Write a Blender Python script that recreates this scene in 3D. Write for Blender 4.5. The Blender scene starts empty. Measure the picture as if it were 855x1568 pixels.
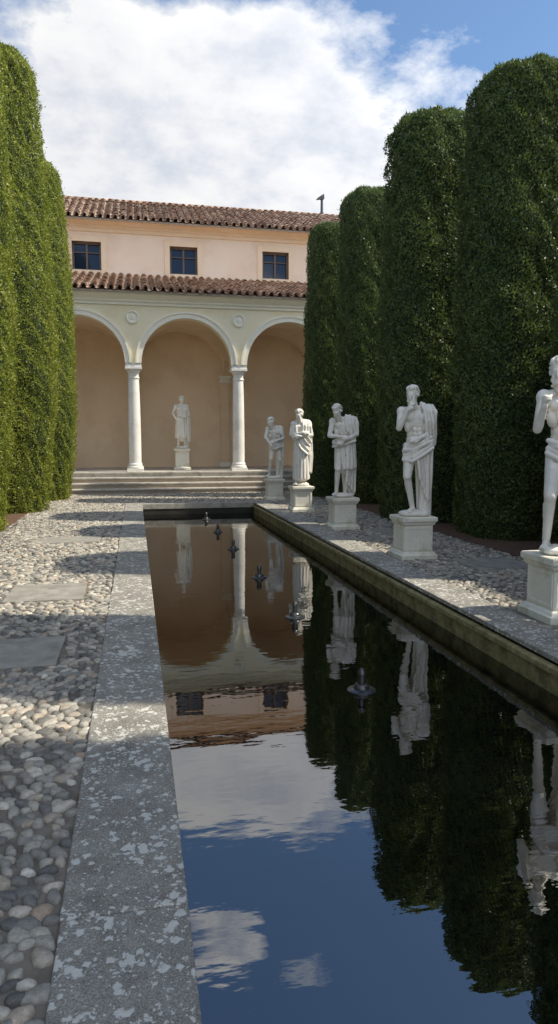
import bpy, bmesh, math, random
import numpy as np
from mathutils import Vector, Matrix, Euler
random.seed(4); rng=np.random.default_rng(7)
S=bpy.context.scene; COL=S.collection
S.view_settings.view_transform='Standard'; S.view_settings.look='None'; S.view_settings.exposure=0

# ---------------------------------------------------------------- helpers
def link(ob,parent=None):
    COL.objects.link(ob)
    if parent is not None:
        ob.parent=parent
        ob.matrix_parent_inverse=Matrix.Translation(-Vector(parent.location))
    return ob
def empty(name,loc=(0,0,0)):
    e=bpy.data.objects.new(name,None); e.location=loc; e.empty_display_size=.3; COL.objects.link(e); return e
def fast(name,V,F,mats,smooth=False,parent=None,midx=None):
    V=np.asarray(V,dtype=np.float32); F=np.asarray(F,dtype=np.int32); k=F.shape[1]
    me=bpy.data.meshes.new(name); me.vertices.add(len(V)); me.vertices.foreach_set('co',V.ravel())
    me.loops.add(F.size); me.loops.foreach_set('vertex_index',F.ravel())
    me.polygons.add(len(F)); me.polygons.foreach_set('loop_start',np.arange(0,F.size,k,dtype=np.int32))
    me.polygons.foreach_set('use_smooth',np.full(len(F),smooth,dtype=bool))
    for m in (mats if isinstance(mats,(list,tuple)) else [mats]): me.materials.append(m)
    if midx is not None: me.polygons.foreach_set('material_index',np.asarray(midx,dtype=np.int32))
    me.update(calc_edges=True); me.validate()
    return link(bpy.data.objects.new(name,me),parent)
def pyd(name,V,F,mat,smooth=False,parent=None):
    me=bpy.data.meshes.new(name); me.from_pydata([tuple(v) for v in V],[],F); me.materials.append(mat)
    if smooth:
        for p in me.polygons: p.use_smooth=True
    bm=bmesh.new(); bm.from_mesh(me); bmesh.ops.recalc_face_normals(bm,faces=bm.faces); bm.to_mesh(me); bm.free()
    return link(bpy.data.objects.new(name,me),parent)
def boxes(name,lst,mat,parent=None,bevel=0):
    V=[];F=[]
    for (x0,x1,y0,y1,z0,z1) in lst:
        n=len(V)
        V+=[(x0,y0,z0),(x1,y0,z0),(x1,y1,z0),(x0,y1,z0),(x0,y0,z1),(x1,y0,z1),(x1,y1,z1),(x0,y1,z1)]
        F+=[(n,n+3,n+2,n+1),(n+4,n+5,n+6,n+7),(n,n+1,n+5,n+4),(n+1,n+2,n+6,n+5),(n+2,n+3,n+7,n+6),(n+3,n,n+4,n+7)]
    o=pyd(name,V,F,mat,False,parent)
    if bevel:
        b=o.modifiers.new('b','BEVEL'); b.width=bevel; b.segments=2; b.limit_method='ANGLE'
    return o
def lathe(name,prof,mat,loc=(0,0,0),seg=28,parent=None,square=False,smooth=True):
    V=[];F=[]
    if square: seg=4
    for (r,z) in prof:
        for i in range(seg):
            a=2*math.pi*i/seg+(math.pi/4 if square else 0); rr=r*(math.sqrt(2) if square else 1)
            V.append((loc[0]+rr*math.cos(a),loc[1]+rr*math.sin(a),loc[2]+z))
    for j in range(len(prof)-1):
        for i in range(seg):
            a=j*seg+i;b=j*seg+(i+1)%seg
            F.append((a,b,b+seg,a+seg))
    F.append(tuple(range(seg-1,-1,-1))); F.append(tuple((len(prof)-1)*seg+i for i in range(seg)))
    o=pyd(name,V,F,mat,False,parent)
    if smooth and not square:
        me=o.data
        for p in me.polygons: p.use_smooth=len(p.vertices)==4
        m=o.modifiers.new('e','EDGE_SPLIT'); m.split_angle=math.radians(40)
    return o
def prism_x(name,prof,x0,x1,mat,parent=None):
    n=len(prof); V=[(x0,y,z) for y,z in prof]+[(x1,y,z) for y,z in prof]
    F=[(i,(i+1)%n,n+(i+1)%n,n+i) for i in range(n)]+[tuple(range(n)),tuple(range(2*n-1,n-1,-1))]
    return pyd(name,V,F,mat,False,parent)

# ---------------------------------------------------------------- materials
class NT:
    def __init__(s,nt): s.nt=nt
    def n(s,t,**k):
        x=s.nt.nodes.new(t)
        for a,b in k.items(): setattr(x,a,b)
        return x
    def l(s,a,b): s.nt.links.new(a,b)
    def math(s,op,a,b=None,clamp=False):
        m=s.nt.nodes.new('ShaderNodeMath'); m.operation=op; m.use_clamp=clamp
        for i,v in enumerate((a,b)):
            if v is None: continue
            if isinstance(v,(int,float)): m.inputs[i].default_value=v
            else: s.l(v,m.inputs[i])
        return m.outputs[0]
    def ramp(s,fac,stops):
        r=s.nt.nodes.new('ShaderNodeValToRGB'); e=r.color_ramp.elements
        while len(e)<len(stops): e.new(.5)
        for i,(p,c) in enumerate(stops):
            e[i].position=p; e[i].color=(*c,1) if len(c)==3 else c
        s.l(fac,r.inputs[0]); return r.outputs[0]
    def mix(s,fac,a,b,mode='MIX'):
        m=s.nt.nodes.new('ShaderNodeMix'); m.data_type='RGBA'; m.blend_type=mode
        for sock,v in ((m.inputs[0],fac),(m.inputs[6],a),(m.inputs[7],b)):
            if isinstance(v,(int,float)): sock.default_value=v
            elif isinstance(v,tuple): sock.default_value=(*v,1)
            else: s.l(v,sock)
        return m.outputs[2]
    def noise(s,vec,scale,detail=6,rough=.6):
        x=s.nt.nodes.new('ShaderNodeTexNoise'); x.inputs['Scale'].default_value=scale
        x.inputs['Detail'].default_value=detail; x.inputs['Roughness'].default_value=rough
        if vec is not None: s.l(vec,x.inputs['Vector'])
        return x.outputs[0]
def newmat(name):
    m=bpy.data.materials.new(name); m.use_nodes=True; t=NT(m.node_tree)
    b=m.node_tree.nodes['Principled BSDF']
    tc=m.node_tree.nodes.new('ShaderNodeTexCoord')
    return m,t,b,tc.outputs['Object']
def bump(t,b,h,strength,dist):
    x=t.n('ShaderNodeBump'); x.inputs['Strength'].default_value=strength; x.inputs['Distance'].default_value=dist
    t.l(h,x.inputs['Height']); t.l(x.outputs[0],b.inputs['Normal'])
def mk(name,c1,c2,scale=3,rough=.8,bs=30,bd=.004,c3=None,s3=.6):
    m,t,b,co=newmat(name)
    f=t.noise(co,scale); c=t.ramp(f,[(.33,c1),(.68,c2)])
    if c3:
        f3=t.noise(co,s3,8,.7); k=t.ramp(f3,[(.5,(0,0,0)),(.66,(1,1,1))]); c=t.mix(k,c,c3)
    t.l(c,b.inputs['Base Color']); b.inputs['Roughness'].default_value=rough
    bump(t,b,t.noise(co,bs,4),.6,bd); return m

M_pink=mk('pink_plaster',(.88,.67,.51),(.91,.74,.58),1.2,.9,12,.003,(.81,.62,.47),.8)
M_cream=mk('cream_plaster',(.88,.77,.53),(.91,.82,.61),1.5,.9,12,.003,(.82,.70,.47),.9)
M_beige=mk('beige_plaster',(.82,.60,.39),(.86,.66,.45),1.0,.9,10,.003,(.76,.54,.35),.7)
M_trim=mk('trim_stone',(.87,.81,.66),(.90,.85,.72),4,.8,30,.002)
M_peach=mk('peach_trim',(.86,.64,.43),(.88,.70,.51),3,.85,20,.002)
M_col=mk('column_marble',(.84,.80,.73),(.89,.86,.80),5,.6,30,.002,(.72,.68,.60),2)
M_step=mk('step_stone',(.44,.41,.36),(.58,.54,.47),6,.8,40,.004,(.28,.26,.22),2)
M_riser=mk('riser_stone',(.36,.29,.22),(.44,.36,.28),5,.8,40,.003)
M_ped=mk('pedestal_stone',(.80,.755,.63),(.88,.845,.74),7,.7,50,.003,(.60,.56,.42),3)
M_wood=mk('window_wood',(.12,.08,.065),(.17,.12,.09),10,.6,40,.001)
M_mortar=mk('path_mortar',(.16,.135,.105),(.27,.23,.18),9,.95,60,.006,(.11,.09,.07),3)
M_slab=mk('flagstone',(.28,.26,.22),(.39,.36,.31),6,.85,60,.004,(.21,.20,.17),5)
M_ground=mk('gravel_ground',(.20,.17,.13),(.30,.26,.21),5,.95,50,.01,(.13,.12,.07),.4)
M_soil=mk('bed_soil',(.10,.055,.03),(.18,.10,.06),14,.95,60,.02)
M_poolfloor=mk('pool_floor',(.02,.02,.015),(.04,.035,.025),3,.9)

def m_tile():
    m,t,b,co=newmat('terracotta_tile'); g=t.n('ShaderNodeNewGeometry')
    c=t.ramp(g.outputs['Random Per Island'],[(0,(.26,.15,.105)),(.3,(.40,.245,.17)),(.65,(.54,.36,.26)),(1,(.66,.51,.39))])
    f=t.ramp(t.noise(co,5,8,.7),[(.42,(0,0,0)),(.62,(.8,.8,.8))]); c=t.mix(f,c,(.25,.195,.15))
    t.l(c,b.inputs['Base Color']); b.inputs['Roughness'].default_value=.9; bump(t,b,t.noise(co,40),.5,.004); return m
M_tile=m_tile()
def m_leaf(name,cols,tf=.25,tc_=(.22,.30,.04)):
    m,t,b,co=newmat(name); g=t.n('ShaderNodeNewGeometry')
    c=t.ramp(g.outputs['Random Per Island'],cols)
    big=t.ramp(t.noise(co,1.6,6,.7),[(.35,(.58,.64,.56)),(.65,(1.2,1.14,1.0))])
    c=t.mix(1.0,c,big,'MULTIPLY'); t.l(c,b.inputs['Base Color']); b.inputs['Roughness'].default_value=.45
    b.inputs['Specular IOR Level'].default_value=.4
    tr=t.n('ShaderNodeBsdfTranslucent'); t.l(t.mix(.5,c,tc_),tr.inputs[0])
    mx=t.n('ShaderNodeMixShader'); mx.inputs[0].default_value=tf
    t.l(b.outputs[0],mx.inputs[1]); t.l(tr.outputs[0],mx.inputs[2])
    t.l(mx.outputs[0],m.node_tree.nodes['Material Output'].inputs[0]); return m
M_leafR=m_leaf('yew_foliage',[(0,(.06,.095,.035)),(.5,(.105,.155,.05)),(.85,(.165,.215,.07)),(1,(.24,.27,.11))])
M_leafL=m_leaf('sunlit_tint_yew_foliage',[(0,(.17,.21,.03)),(.5,(.29,.34,.06)),(.85,(.39,.43,.09)),(1,(.46,.48,.15))],.38,(.48,.50,.06))  # left hedges: sunlit look put into lighter, yellower leaf colours
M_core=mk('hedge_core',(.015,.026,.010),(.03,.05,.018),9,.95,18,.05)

def m_marble():
    m,t,b,co=newmat('weathered_marble'); g=t.n('ShaderNodeNewGeometry')
    c=t.ramp(t.noise(co,6,6),[(.3,(.85,.80,.70)),(.65,(.91,.875,.80))])
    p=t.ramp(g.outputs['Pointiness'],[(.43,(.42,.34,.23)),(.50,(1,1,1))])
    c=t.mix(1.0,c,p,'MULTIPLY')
    d=t.ramp(t.noise(co,3.2,8,.7),[(.55,(0,0,0)),(.76,(.55,.55,.55))]); c=t.mix(d,c,(.64,.55,.40))
    t.l(c,b.inputs['Base Color']); b.inputs['Roughness'].default_value=.55
    bump(t,b,t.noise(co,45,4),.4,.003); return m
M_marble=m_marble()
def m_pebble():
    m,t,b,co=newmat('river_pebble'); g=t.n('ShaderNodeNewGeometry')
    c=t.ramp(g.outputs['Random Per Island'],[(0,(.13,.125,.115)),(.2,(.24,.225,.195)),(.45,(.38,.35,.295)),(.68,(.50,.455,.37)),(.82,(.42,.345,.26)),(.93,(.70,.65,.54)),(1,(.46,.34,.24))])
    f=t.ramp(t.noise(co,45,6,.75),[(.3,(.60,.60,.60)),(.7,(1.18,1.18,1.18))]); c=t.mix(1.0,c,f,'MULTIPLY')
    t.l(c,b.inputs['Base Color']); b.inputs['Roughness'].default_value=.72; bump(t,b,t.noise(co,80,5),.8,.005); return m
M_peb=m_pebble()
def m_kerb():
    m,t,b,co=newmat('lichen_stone')
    c=t.ramp(t.noise(co,5,9,.7),[(.3,(.22,.20,.17)),(.7,(.42,.39,.33))])
    sp=t.ramp(t.noise(co,150,3,.7),[(.35,(.5,.5,.5)),(.7,(1.35,1.35,1.35))]); c=t.mix(1.0,c,sp,'MULTIPLY')
    ds=t.n('ShaderNodeTexNoise'); ds.inputs['Scale'].default_value=42; ds.inputs['Detail'].default_value=4; t.l(co,ds.inputs['Vector'])
    va=t.n('ShaderNodeVectorMath',operation='SCALE'); t.l(ds.outputs['Color'],va.inputs[0]); va.inputs['Scale'].default_value=.04
    vb=t.n('ShaderNodeVectorMath',operation='ADD'); t.l(co,vb.inputs[0]); t.l(va.outputs[0],vb.inputs[1])
    k=None
    for sc,off in ((20,-.01),(48,-.06)):
        vo=t.n('ShaderNodeTexVoronoi'); vo.inputs['Scale'].default_value=sc; t.l(vb.outputs[0],vo.inputs['Vector'])
        amt=t.math('MULTIPLY',t.math('SUBTRACT',t.noise(co,6,6,.75),.24-off),1.30)
        kk=t.math('MULTIPLY',t.math('SUBTRACT',amt,vo.outputs['Distance']),16,True)
        k=kk if k is None else t.math('MAXIMUM',k,kk)
    c=t.mix(t.math('MULTIPLY',k,.88),c,t.mix(t.noise(co,60),(.54,.52,.45),(.84,.81,.73)))
    t.l(c,b.inputs['Base Color']); b.inputs['Roughness'].default_value=.88
    bump(t,b,t.math('ADD',t.noise(co,70,5,.7),t.math('MULTIPLY',k,.3)),.8,.006); return m
M_kerb=m_kerb()
def m_wall():
    m,t,b,co=newmat('mossy_pool_wall')
    c=t.ramp(t.noise(co,7,8,.7),[(.3,(.09,.075,.035)),(.5,(.27,.23,.10)),(.72,(.46,.39,.20))])
    t.l(c,b.inputs['Base Color']); b.inputs['Roughness'].default_value=.85; bump(t,b,t.noise(co,25,6),.8,.02); return m
M_wall=m_wall()
def m_water():
    m,t,b,co=newmat('dark_pool_water')
    b.inputs['Base Color'].default_value=(.0006,.0008,.001,1); b.inputs['Roughness'].default_value=.0
    b.inputs['IOR'].default_value=2.75
    mp=t.n('ShaderNodeMapping'); mp.inputs['Scale'].default_value=(1.0,2.2,1); t.l(co,mp.inputs[0])
    h=t.math('ADD',t.noise(mp.outputs[0],1.8,3,.45),t.math('MULTIPLY',t.noise(mp.outputs[0],9,2,.5),.12))
    bump(t,b,h,.22,.010); return m
M_water=m_water()
m,t,b,co=newmat('window_glass'); b.inputs['Base Color'].default_value=(.012,.022,.045,1); b.inputs['Roughness'].default_value=.05; M_glass=m
m,t,b,co=newmat('weathered_metal'); b.inputs['Base Color'].default_value=(.10,.10,.095,1); b.inputs['Metallic'].default_value=.7; b.inputs['Roughness'].default_value=.3; M_metal=m

# ---------------------------------------------------------------- world + sun
SUN=Vector((.945,-.27,0)).normalized(); EL=math.radians(47)
sd=Vector((SUN.x*math.cos(EL),SUN.y*math.cos(EL),math.sin(EL)))
w=bpy.data.worlds.new("World"); S.world=w; w.use_nodes=True; nt=w.node_tree; nt.nodes.clear(); t=NT(nt)
sky=t.n('ShaderNodeTexSky',sky_type='NISHITA'); sky.sun_disc=False; sky.sun_elevation=EL; sky.sun_rotation=math.atan2(SUN.x,SUN.y)
sky.air_density=1.0; sky.dust_density=.8; sky.ozone_density=1.5
bg=t.n('ShaderNodeBackground'); bg.inputs[1].default_value=.15
t.l(t.mix(1.0,sky.outputs[0],(.96,1.10,1.20),'MULTIPLY'),bg.inputs[0])
tc=t.n('ShaderNodeTexCoord'); sp=t.n('ShaderNodeSeparateXYZ'); t.l(tc.outputs['Generated'],sp.inputs[0])
X,Y,Z=sp.outputs
zz=t.math('ADD',t.math('MAXIMUM',Z,0.0),.30)
cb=t.n('ShaderNodeCombineXYZ'); t.l(t.math('DIVIDE',X,zz),cb.inputs[0]); t.l(t.math('DIVIDE',Y,zz),cb.inputs[1])
cb.inputs[2].default_value=5.1
n1=t.noise(cb.outputs[0],2.8,13,.59)
a=t.math('DIVIDE',X,t.math('MAXIMUM',t.math('ABSOLUTE',Y),.05))
hz=t.math('SQRT',t.math('ADD',t.math('MULTIPLY',X,X),t.math('MULTIPLY',Y,Y)))
e=t.math('DIVIDE',Z,t.math('MAXIMUM',hz,.05))
def blob(ca,wa,ce,we):
    qa=t.math('POWER',t.math('ABSOLUTE',t.math('DIVIDE',t.math('SUBTRACT',a,ca),wa)),2.0)
    qe=t.math('POWER',t.math('ABSOLUTE',t.math('DIVIDE',t.math('SUBTRACT',e,ce),we)),2.0)
    return t.math('SUBTRACT',1.0,t.math('ADD',qa,qe))
bias=t.math('MAXIMUM',blob(.16,.46,.41,.195),-.55)
bias=t.math('MAXIMUM',bias,t.math('MINIMUM',blob(.08,.10,.78,.06),.05))
fw=t.math('MULTIPLY',Y,3.0,True); bias=t.math('MULTIPLY',bias,fw)
den=t.math('ADD',n1,t.math('MULTIPLY',bias,.225))
k=t.math('MULTIPLY',t.math('SUBTRACT',den,.495),9.0,True)
sh=t.math('ADD',t.math('MULTIPLY',den,.5),t.math('MULTIPLY',t.noise(cb.outputs[0],5.0,9,.6),.9))
cc=t.ramp(sh,[(.68,(1.0,1.0,.995)),(.80,(.92,.93,.955)),(.95,(.70,.745,.83))])
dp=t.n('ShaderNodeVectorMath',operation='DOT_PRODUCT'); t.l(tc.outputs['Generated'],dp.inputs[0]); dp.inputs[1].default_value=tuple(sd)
gl=t.math('ADD',.95,t.math('MULTIPLY',t.math('POWER',t.math('MAXIMUM',dp.outputs['Value'],0.0),2.0),1.5))  # cloud strength, raised towards the sun for extra soft fill
gl=t.math('ADD',gl,t.math('MULTIPLY',t.math('MAXIMUM',t.math('MULTIPLY',Y,-1.0),0.0),1.3))  # added fill for the facade: unseen clouds behind the camera glow brighter
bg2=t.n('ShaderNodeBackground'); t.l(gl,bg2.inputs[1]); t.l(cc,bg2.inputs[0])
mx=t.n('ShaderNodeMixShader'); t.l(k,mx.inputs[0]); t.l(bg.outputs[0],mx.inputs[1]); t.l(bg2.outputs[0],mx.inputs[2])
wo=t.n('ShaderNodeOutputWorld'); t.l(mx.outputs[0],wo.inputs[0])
sl=bpy.data.lights.new('sun','SUN'); sl.energy=5.0; sl.angle=math.radians(.5); sl.color=(1,.93,.79)
so=bpy.data.objects.new('sun',sl); so.rotation_euler=sd.to_track_quat('Z','Y').to_euler(); so.location=(20,-5,20); COL.objects.link(so)

# ---------------------------------------------------------------- camera
cd=bpy.data.cameras.new('camera'); cd.sensor_fit='VERTICAL'; cd.sensor_height=24; cd.lens=24*1050/1568
cd.clip_start=.05; cd.clip_end=2000
co_=bpy.data.objects.new('camera',cd); co_.location=(0,0,1.65)
co_.rotation_euler=(math.radians(90-5.9),0,math.radians(-11.8)); COL.objects.link(co_); S.camera=co_

# ---------------------------------------------------------------- ground, pool
PX0,PX1,PY0,PY1=.14,3.1,-5.0,18.0; WZ=-.25
def ring(name,o,i,z,mat):
    (a,b,c,d),(e,f,g,h)=o,i
    V=[(a,c,z),(b,c,z),(b,d,z),(a,d,z),(e,g,z),(f,g,z),(f,h,z),(e,h,z)]
    return pyd(name,V,[(0,1,5,4),(1,2,6,5),(2,3,7,6),(3,0,4,7)],mat)
ring('ground',(-600,600,-600,600),(PX0-.02,PX1+.02,PY0-.02,PY1+.02),0,M_ground)
ring('pebble_path_bed',(-2.45,5.35,-7,21.9),(PX0-.015,PX1+.015,PY0-.015,PY1+.015),.008,M_mortar)
boxes('soil_bed',[(-5.4,-2.40,-7,21.6,-.05,.03)],M_soil)
boxes('soil_bed',[(5.30,9,-7,21.6,-.05,.03)],M_soil)
pool=empty('reflecting_pool',(1.6,6,0))
boxes('pool_walls',[(PX0-.04,PX0+.0,PY0,PY1,-1.2,-.001),(PX1-.05,PX1+.01,PY0,PY1,-1.2,-.001)],M_wall,pool)
boxes('pool_end_walls',[(PX0+.003,PX1-.053,PY1-.05,PY1,-1.2,-.101),(PX0+.003,PX1-.053,PY0,PY0+.05,-1.2,-.001)],M_poolfloor,pool)
boxes('pool_floor',[(PX0,PX1,PY0,PY1,-1.3,-1.2)],M_poolfloor,pool)
boxes('coping_ledge',[(PX1-.10,PX1+.005,PY0+.05,PY1-.06,-.085,-.03)],M_wall,pool,.012)
fast('water',[(PX0+.001,PY0+.04,WZ),(PX1-.04,PY0+.04,WZ),(PX1-.04,PY1-.04,WZ),(PX0+.001,PY1-.04,WZ)],[(0,1,2,3)],M_water,False)
bx=[]
Ls=[1.9,1.6,1.5,2.58,1.75,1.9,1.6,1.85,1.7,1.9,1.75,1.9,1.6]
ys=[-5.3]
for L in Ls: ys.append(ys[-1]+L)
ys=[v for v in ys if v<17.6]+[18.0]
for i in range(len(ys)-1):
    z=.03+random.uniform(-.002,.002)
    bx.append((-.285+random.uniform(-.004,.004),.15,ys[i]+.003,ys[i+1]-.003,-.10,z))
boxes('left_coping',bx,M_kerb,pool,.008)
bx=[]; y=-5.3
while y<17.9:
    L=random.uniform(1.3,1.8); y2=min(y+L,18.0)
    if 18-y2<.5: y2=18.0
    bx.append((3.05,3.48+random.uniform(-.004,.004),y+.003,y2-.003,-.028,.04+random.uniform(-.002,.002))); y=y2
boxes('right_coping',bx,M_kerb,pool,.008)
bx=[]; x=-.27
while x<3.4:
    x2=min(x+1.25,3.48); bx.append((x+.003,x2-.003,17.93+.003,18.38,-.1,.034)); x=x2
boxes('far_coping',bx,M_slab,pool,.008)

# pebbles
def pebbles(name,x0,x1,y0,y1,excl=(),seg=9,sx=.078,sy=.057):
    xs=np.arange(x0,x1,sx); yv=np.arange(y0,y1,sy)
    gx,gy=np.meshgrid(xs,yv); gx=gx+(np.arange(len(yv))%2)[:,None]*sx*.5
    p=np.stack([gx.ravel(),gy.ravel()],1)+rng.uniform(-1,1,(gx.size,2))*np.array([sx*.28,sy*.28])
    keep=(p[:,0]>x0+.0)&(p[:,0]<x1-.012)&(p[:,1]<y1-.02)
    for (a,b,c,d) in excl: keep&=~((p[:,0]>a-.02)&(p[:,0]<b+.02)&(p[:,1]>c-.02)&(p[:,1]<d+.02))
    p=p[keep]; n=len(p)
    ang=rng.normal(0,.5,n)+.7*np.sin(p[:,1]*2.1+p[:,0]*3)
    sz=rng.uniform(.66,1.12,n); A=.045*sz*rng.uniform(.85,1.15,n); B=.032*sz*rng.uniform(.88,1.15,n); H=rng.uniform(.022,.032,n)
    rings=[(1.0,-.1),(.98,.36),(.85,.74),(.52,.95)]
    T=[]
    for (r,z) in rings:
        for i in range(seg):
            a=2*math.pi*i/seg; T.append((r*math.cos(a),r*math.sin(a),z))
    T.append((0,0,1.0)); T=np.array(T); K=len(T)
    ph=rng.uniform(0,6.28,(n,1)); th=np.arctan2(T[:,1],T[:,0])[None,:]
    wob=1+.12*np.sin(2*th+ph)+.11*np.sin(3*th+ph*2.3)+.05*np.sin(5*th+ph*3.1)
    lx=T[None,:,0]*A[:,None]*wob; ly=T[None,:,1]*B[:,None]*wob
    lz=T[None,:,2]*H[:,None]+lx*rng.normal(0,.07,(n,1))+ly*rng.normal(0,.07,(n,1))
    c,s=np.cos(ang)[:,None],np.sin(ang)[:,None]
    V=np.stack([p[:,0:1]+lx*c-ly*s,p[:,1:2]+lx*s+ly*c,lz+.001],2).reshape(-1,3)
    f=[]
    for j in range(len(rings)-1):
        for i in range(seg):
            a=j*seg+i;b_=j*seg+(i+1)%seg; f.append((a,b_,b_+seg)); f.append((a,b_+seg,a+seg))
    o=(len(rings)-1)*seg
    for i in range(seg): f.append((o+i,o+(i+1)%seg,K-1))
    f=np.array(f); F=(f[None]+(np.arange(n)*K)[:,None,None]).reshape(-1,3)
    return fast(name,V,F,M_peb,True)
slabs=[(-1.45,-.60,5.1,5.86),(-1.36,-.57,7.25,8.08),(4.25,5.1,7.9,8.7),(4.25,5.1,11.2,12.0),(-1.5,-.6,11.4,12.1)]
pd=[(3.52,4.14,yy-.28,yy+.28) for yy in (5.65,9.05,12.35,15.65,18.85)]
path=pebbles('cobble_path',-2.45,-.285,-1.5,21.88,slabs,12)
pebbles('cobble_path',3.49,5.3,1.5,21.88,slabs+pd,7)
pebbles('cobble_path',-.285,3.48,18.4,21.88,(),6,.1,.08)
boxes('flagstone_slab',[(a,b,c,d,-.02,.029) for (a,b,c,d) in slabs],M_slab,None,.006)

# ---------------------------------------------------------------- hedges
def hedge_mesh(name,r,H,N,leafmat,seed,taper=.9,base=.84,dome=.75,dp_=2.6,sq=3.0):
    g=np.random.default_rng(seed)
    fr=[(g.integers(1,7),g.uniform(.4,3.2),g.uniform(0,6.3),g.uniform(.010,.028)) for _ in range(9)]
    hf=[(g.integers(7,16),g.uniform(4,11),g.uniform(0,6.3),g.uniform(.008,.016)) for _ in range(9)]
    def R(phi,z):
        tt=np.clip(z/H,0,1)
        prof=base+(1-base)*np.clip(tt/.28,0,1)**.7
        prof=prof*(1-(1-taper)*np.clip((tt-.4)/.6,0,1)**1.5)
        d=np.clip((z-(H-dome))/dome,0,1); prof=prof*np.power(np.clip(1-d**dp_,0,1),1/dp_)
        se=1/np.power(np.abs(np.cos(phi))**sq+np.abs(np.sin(phi))**sq,1/sq)
        n=np.zeros_like(phi)
        for m_,kz,p,a_ in fr+hf: n=n+a_*np.sin(m_*phi+p+kz*z)*np.cos(kz*.7*z+p*2+m_*.5)
        return r*prof*(.93*se)*(1+n)
    P,Q=56,70; ph=np.linspace(0,2*math.pi,P,endpoint=False)
    zs=np.concatenate([np.linspace(.05,H-dome,Q-12),H-dome+dome*np.sin(np.linspace(.05,1,12)*math.pi/2)])
    zs[-1]=H-.002
    gp,gz=np.meshgrid(ph,zs); rr=np.maximum(R(gp,gz)-.08,.01)
    Vc=np.stack([rr*np.cos(gp),rr*np.sin(gp),np.where(gz>H-.3,gz-.05,gz)],2).reshape(-1,3)
    Fc=[]
    for j in range(len(zs)-1):
        for i in range(P): Fc.append((j*P+i,j*P+(i+1)%P,(j+1)*P+(i+1)%P,(j+1)*P+i))
    Fc=np.array(Fc)
    Nd=int(N*.09); z=np.concatenate([g.uniform(0.02,H-dome*.7,N-Nd),np.zeros(Nd)]); phi=g.uniform(0,2*math.pi,N)
    rho=np.sqrt(g.uniform(0,1,Nd)); z[N-Nd:]=H-dome+dome*np.power(np.clip(1-rho**dp_,0,1),1/dp_)
    rad=R(phi,z)
    depth=g.exponential(.028,N)-.035+np.where(g.random(N)<.06,-g.uniform(0,.09,N),0)
    cl=np.zeros(N)
    for _ in range(8): cl+=np.sin(g.integers(5,26)*phi+g.uniform(5,18)*z*g.choice([-1,1])+g.uniform(0,6.3))
    depth=depth+.013*cl
    rad=np.maximum(rad-depth,.0)
    up=np.clip((z-(H-dome))/dome,0,1)**1.5
    nrm=np.stack([np.cos(phi)*(1-up*.85),np.sin(phi)*(1-up*.85),up],1)
    C=np.stack([rad*np.cos(phi),rad*np.sin(phi),z-np.where(up>.5,np.maximum(depth,-.03),0)],1)
    D=nrm*.40+np.array([0,0,.55])+g.normal(0,.45,(N,3)); D/=np.linalg.norm(D,axis=1,keepdims=True)
    W=np.cross(D,nrm+g.normal(0,.45,(N,3))); W/=np.linalg.norm(W,axis=1,keepdims=True)
    L=g.uniform(.032,.07,N); L=np.where((up>.3)&(g.random(N)<.15),L*g.uniform(1.4,2.8,N),L); Wd=g.uniform(.009,.016,N)
    a=C-D*L[:,None]*.35; b2=C+D*L[:,None]*.65; mid=C+D*L[:,None]*.1
    V=np.stack([a,mid+W*Wd[:,None],b2,mid-W*Wd[:,None]],1).reshape(-1,3)
    F=np.arange(N*4).reshape(-1,4)+len(Vc)
    VV=np.concatenate([Vc,V]); FF=np.concatenate([Fc,F])
    return fast(name,VV,FF,[M_core,leafmat],False,None,np.concatenate([np.zeros(len(Fc)),np.ones(N)]))
def inst(src,name,loc,sc,rz):
    o=bpy.data.objects.new(name,src.data); o.location=loc; o.scale=sc; o.rotation_euler=(0,0,rz); COL.objects.link(o); return o
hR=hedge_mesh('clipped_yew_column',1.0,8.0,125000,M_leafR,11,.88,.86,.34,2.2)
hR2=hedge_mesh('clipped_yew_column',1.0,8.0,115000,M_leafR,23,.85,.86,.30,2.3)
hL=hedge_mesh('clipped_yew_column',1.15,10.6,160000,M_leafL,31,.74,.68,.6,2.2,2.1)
def place(o,x,y,sx,sy,sz,rz): o.location=(x,y,0); o.scale=(sx,sy,sz); o.rotation_euler=(0,0,rz)
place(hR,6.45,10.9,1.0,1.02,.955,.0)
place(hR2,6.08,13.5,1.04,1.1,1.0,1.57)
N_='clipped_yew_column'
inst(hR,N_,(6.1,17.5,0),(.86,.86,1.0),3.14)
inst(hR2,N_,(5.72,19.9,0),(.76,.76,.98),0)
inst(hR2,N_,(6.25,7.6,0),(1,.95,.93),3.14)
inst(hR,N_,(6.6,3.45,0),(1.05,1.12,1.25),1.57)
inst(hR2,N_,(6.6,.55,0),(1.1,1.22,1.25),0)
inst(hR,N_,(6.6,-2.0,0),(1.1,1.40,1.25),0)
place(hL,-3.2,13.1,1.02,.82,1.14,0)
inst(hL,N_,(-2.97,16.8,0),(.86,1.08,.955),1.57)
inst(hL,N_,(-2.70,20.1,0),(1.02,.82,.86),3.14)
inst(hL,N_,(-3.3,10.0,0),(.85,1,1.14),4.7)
inst(hL,N_,(-3.5,6.8,0),(1,.85,1.1),.2)
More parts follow.
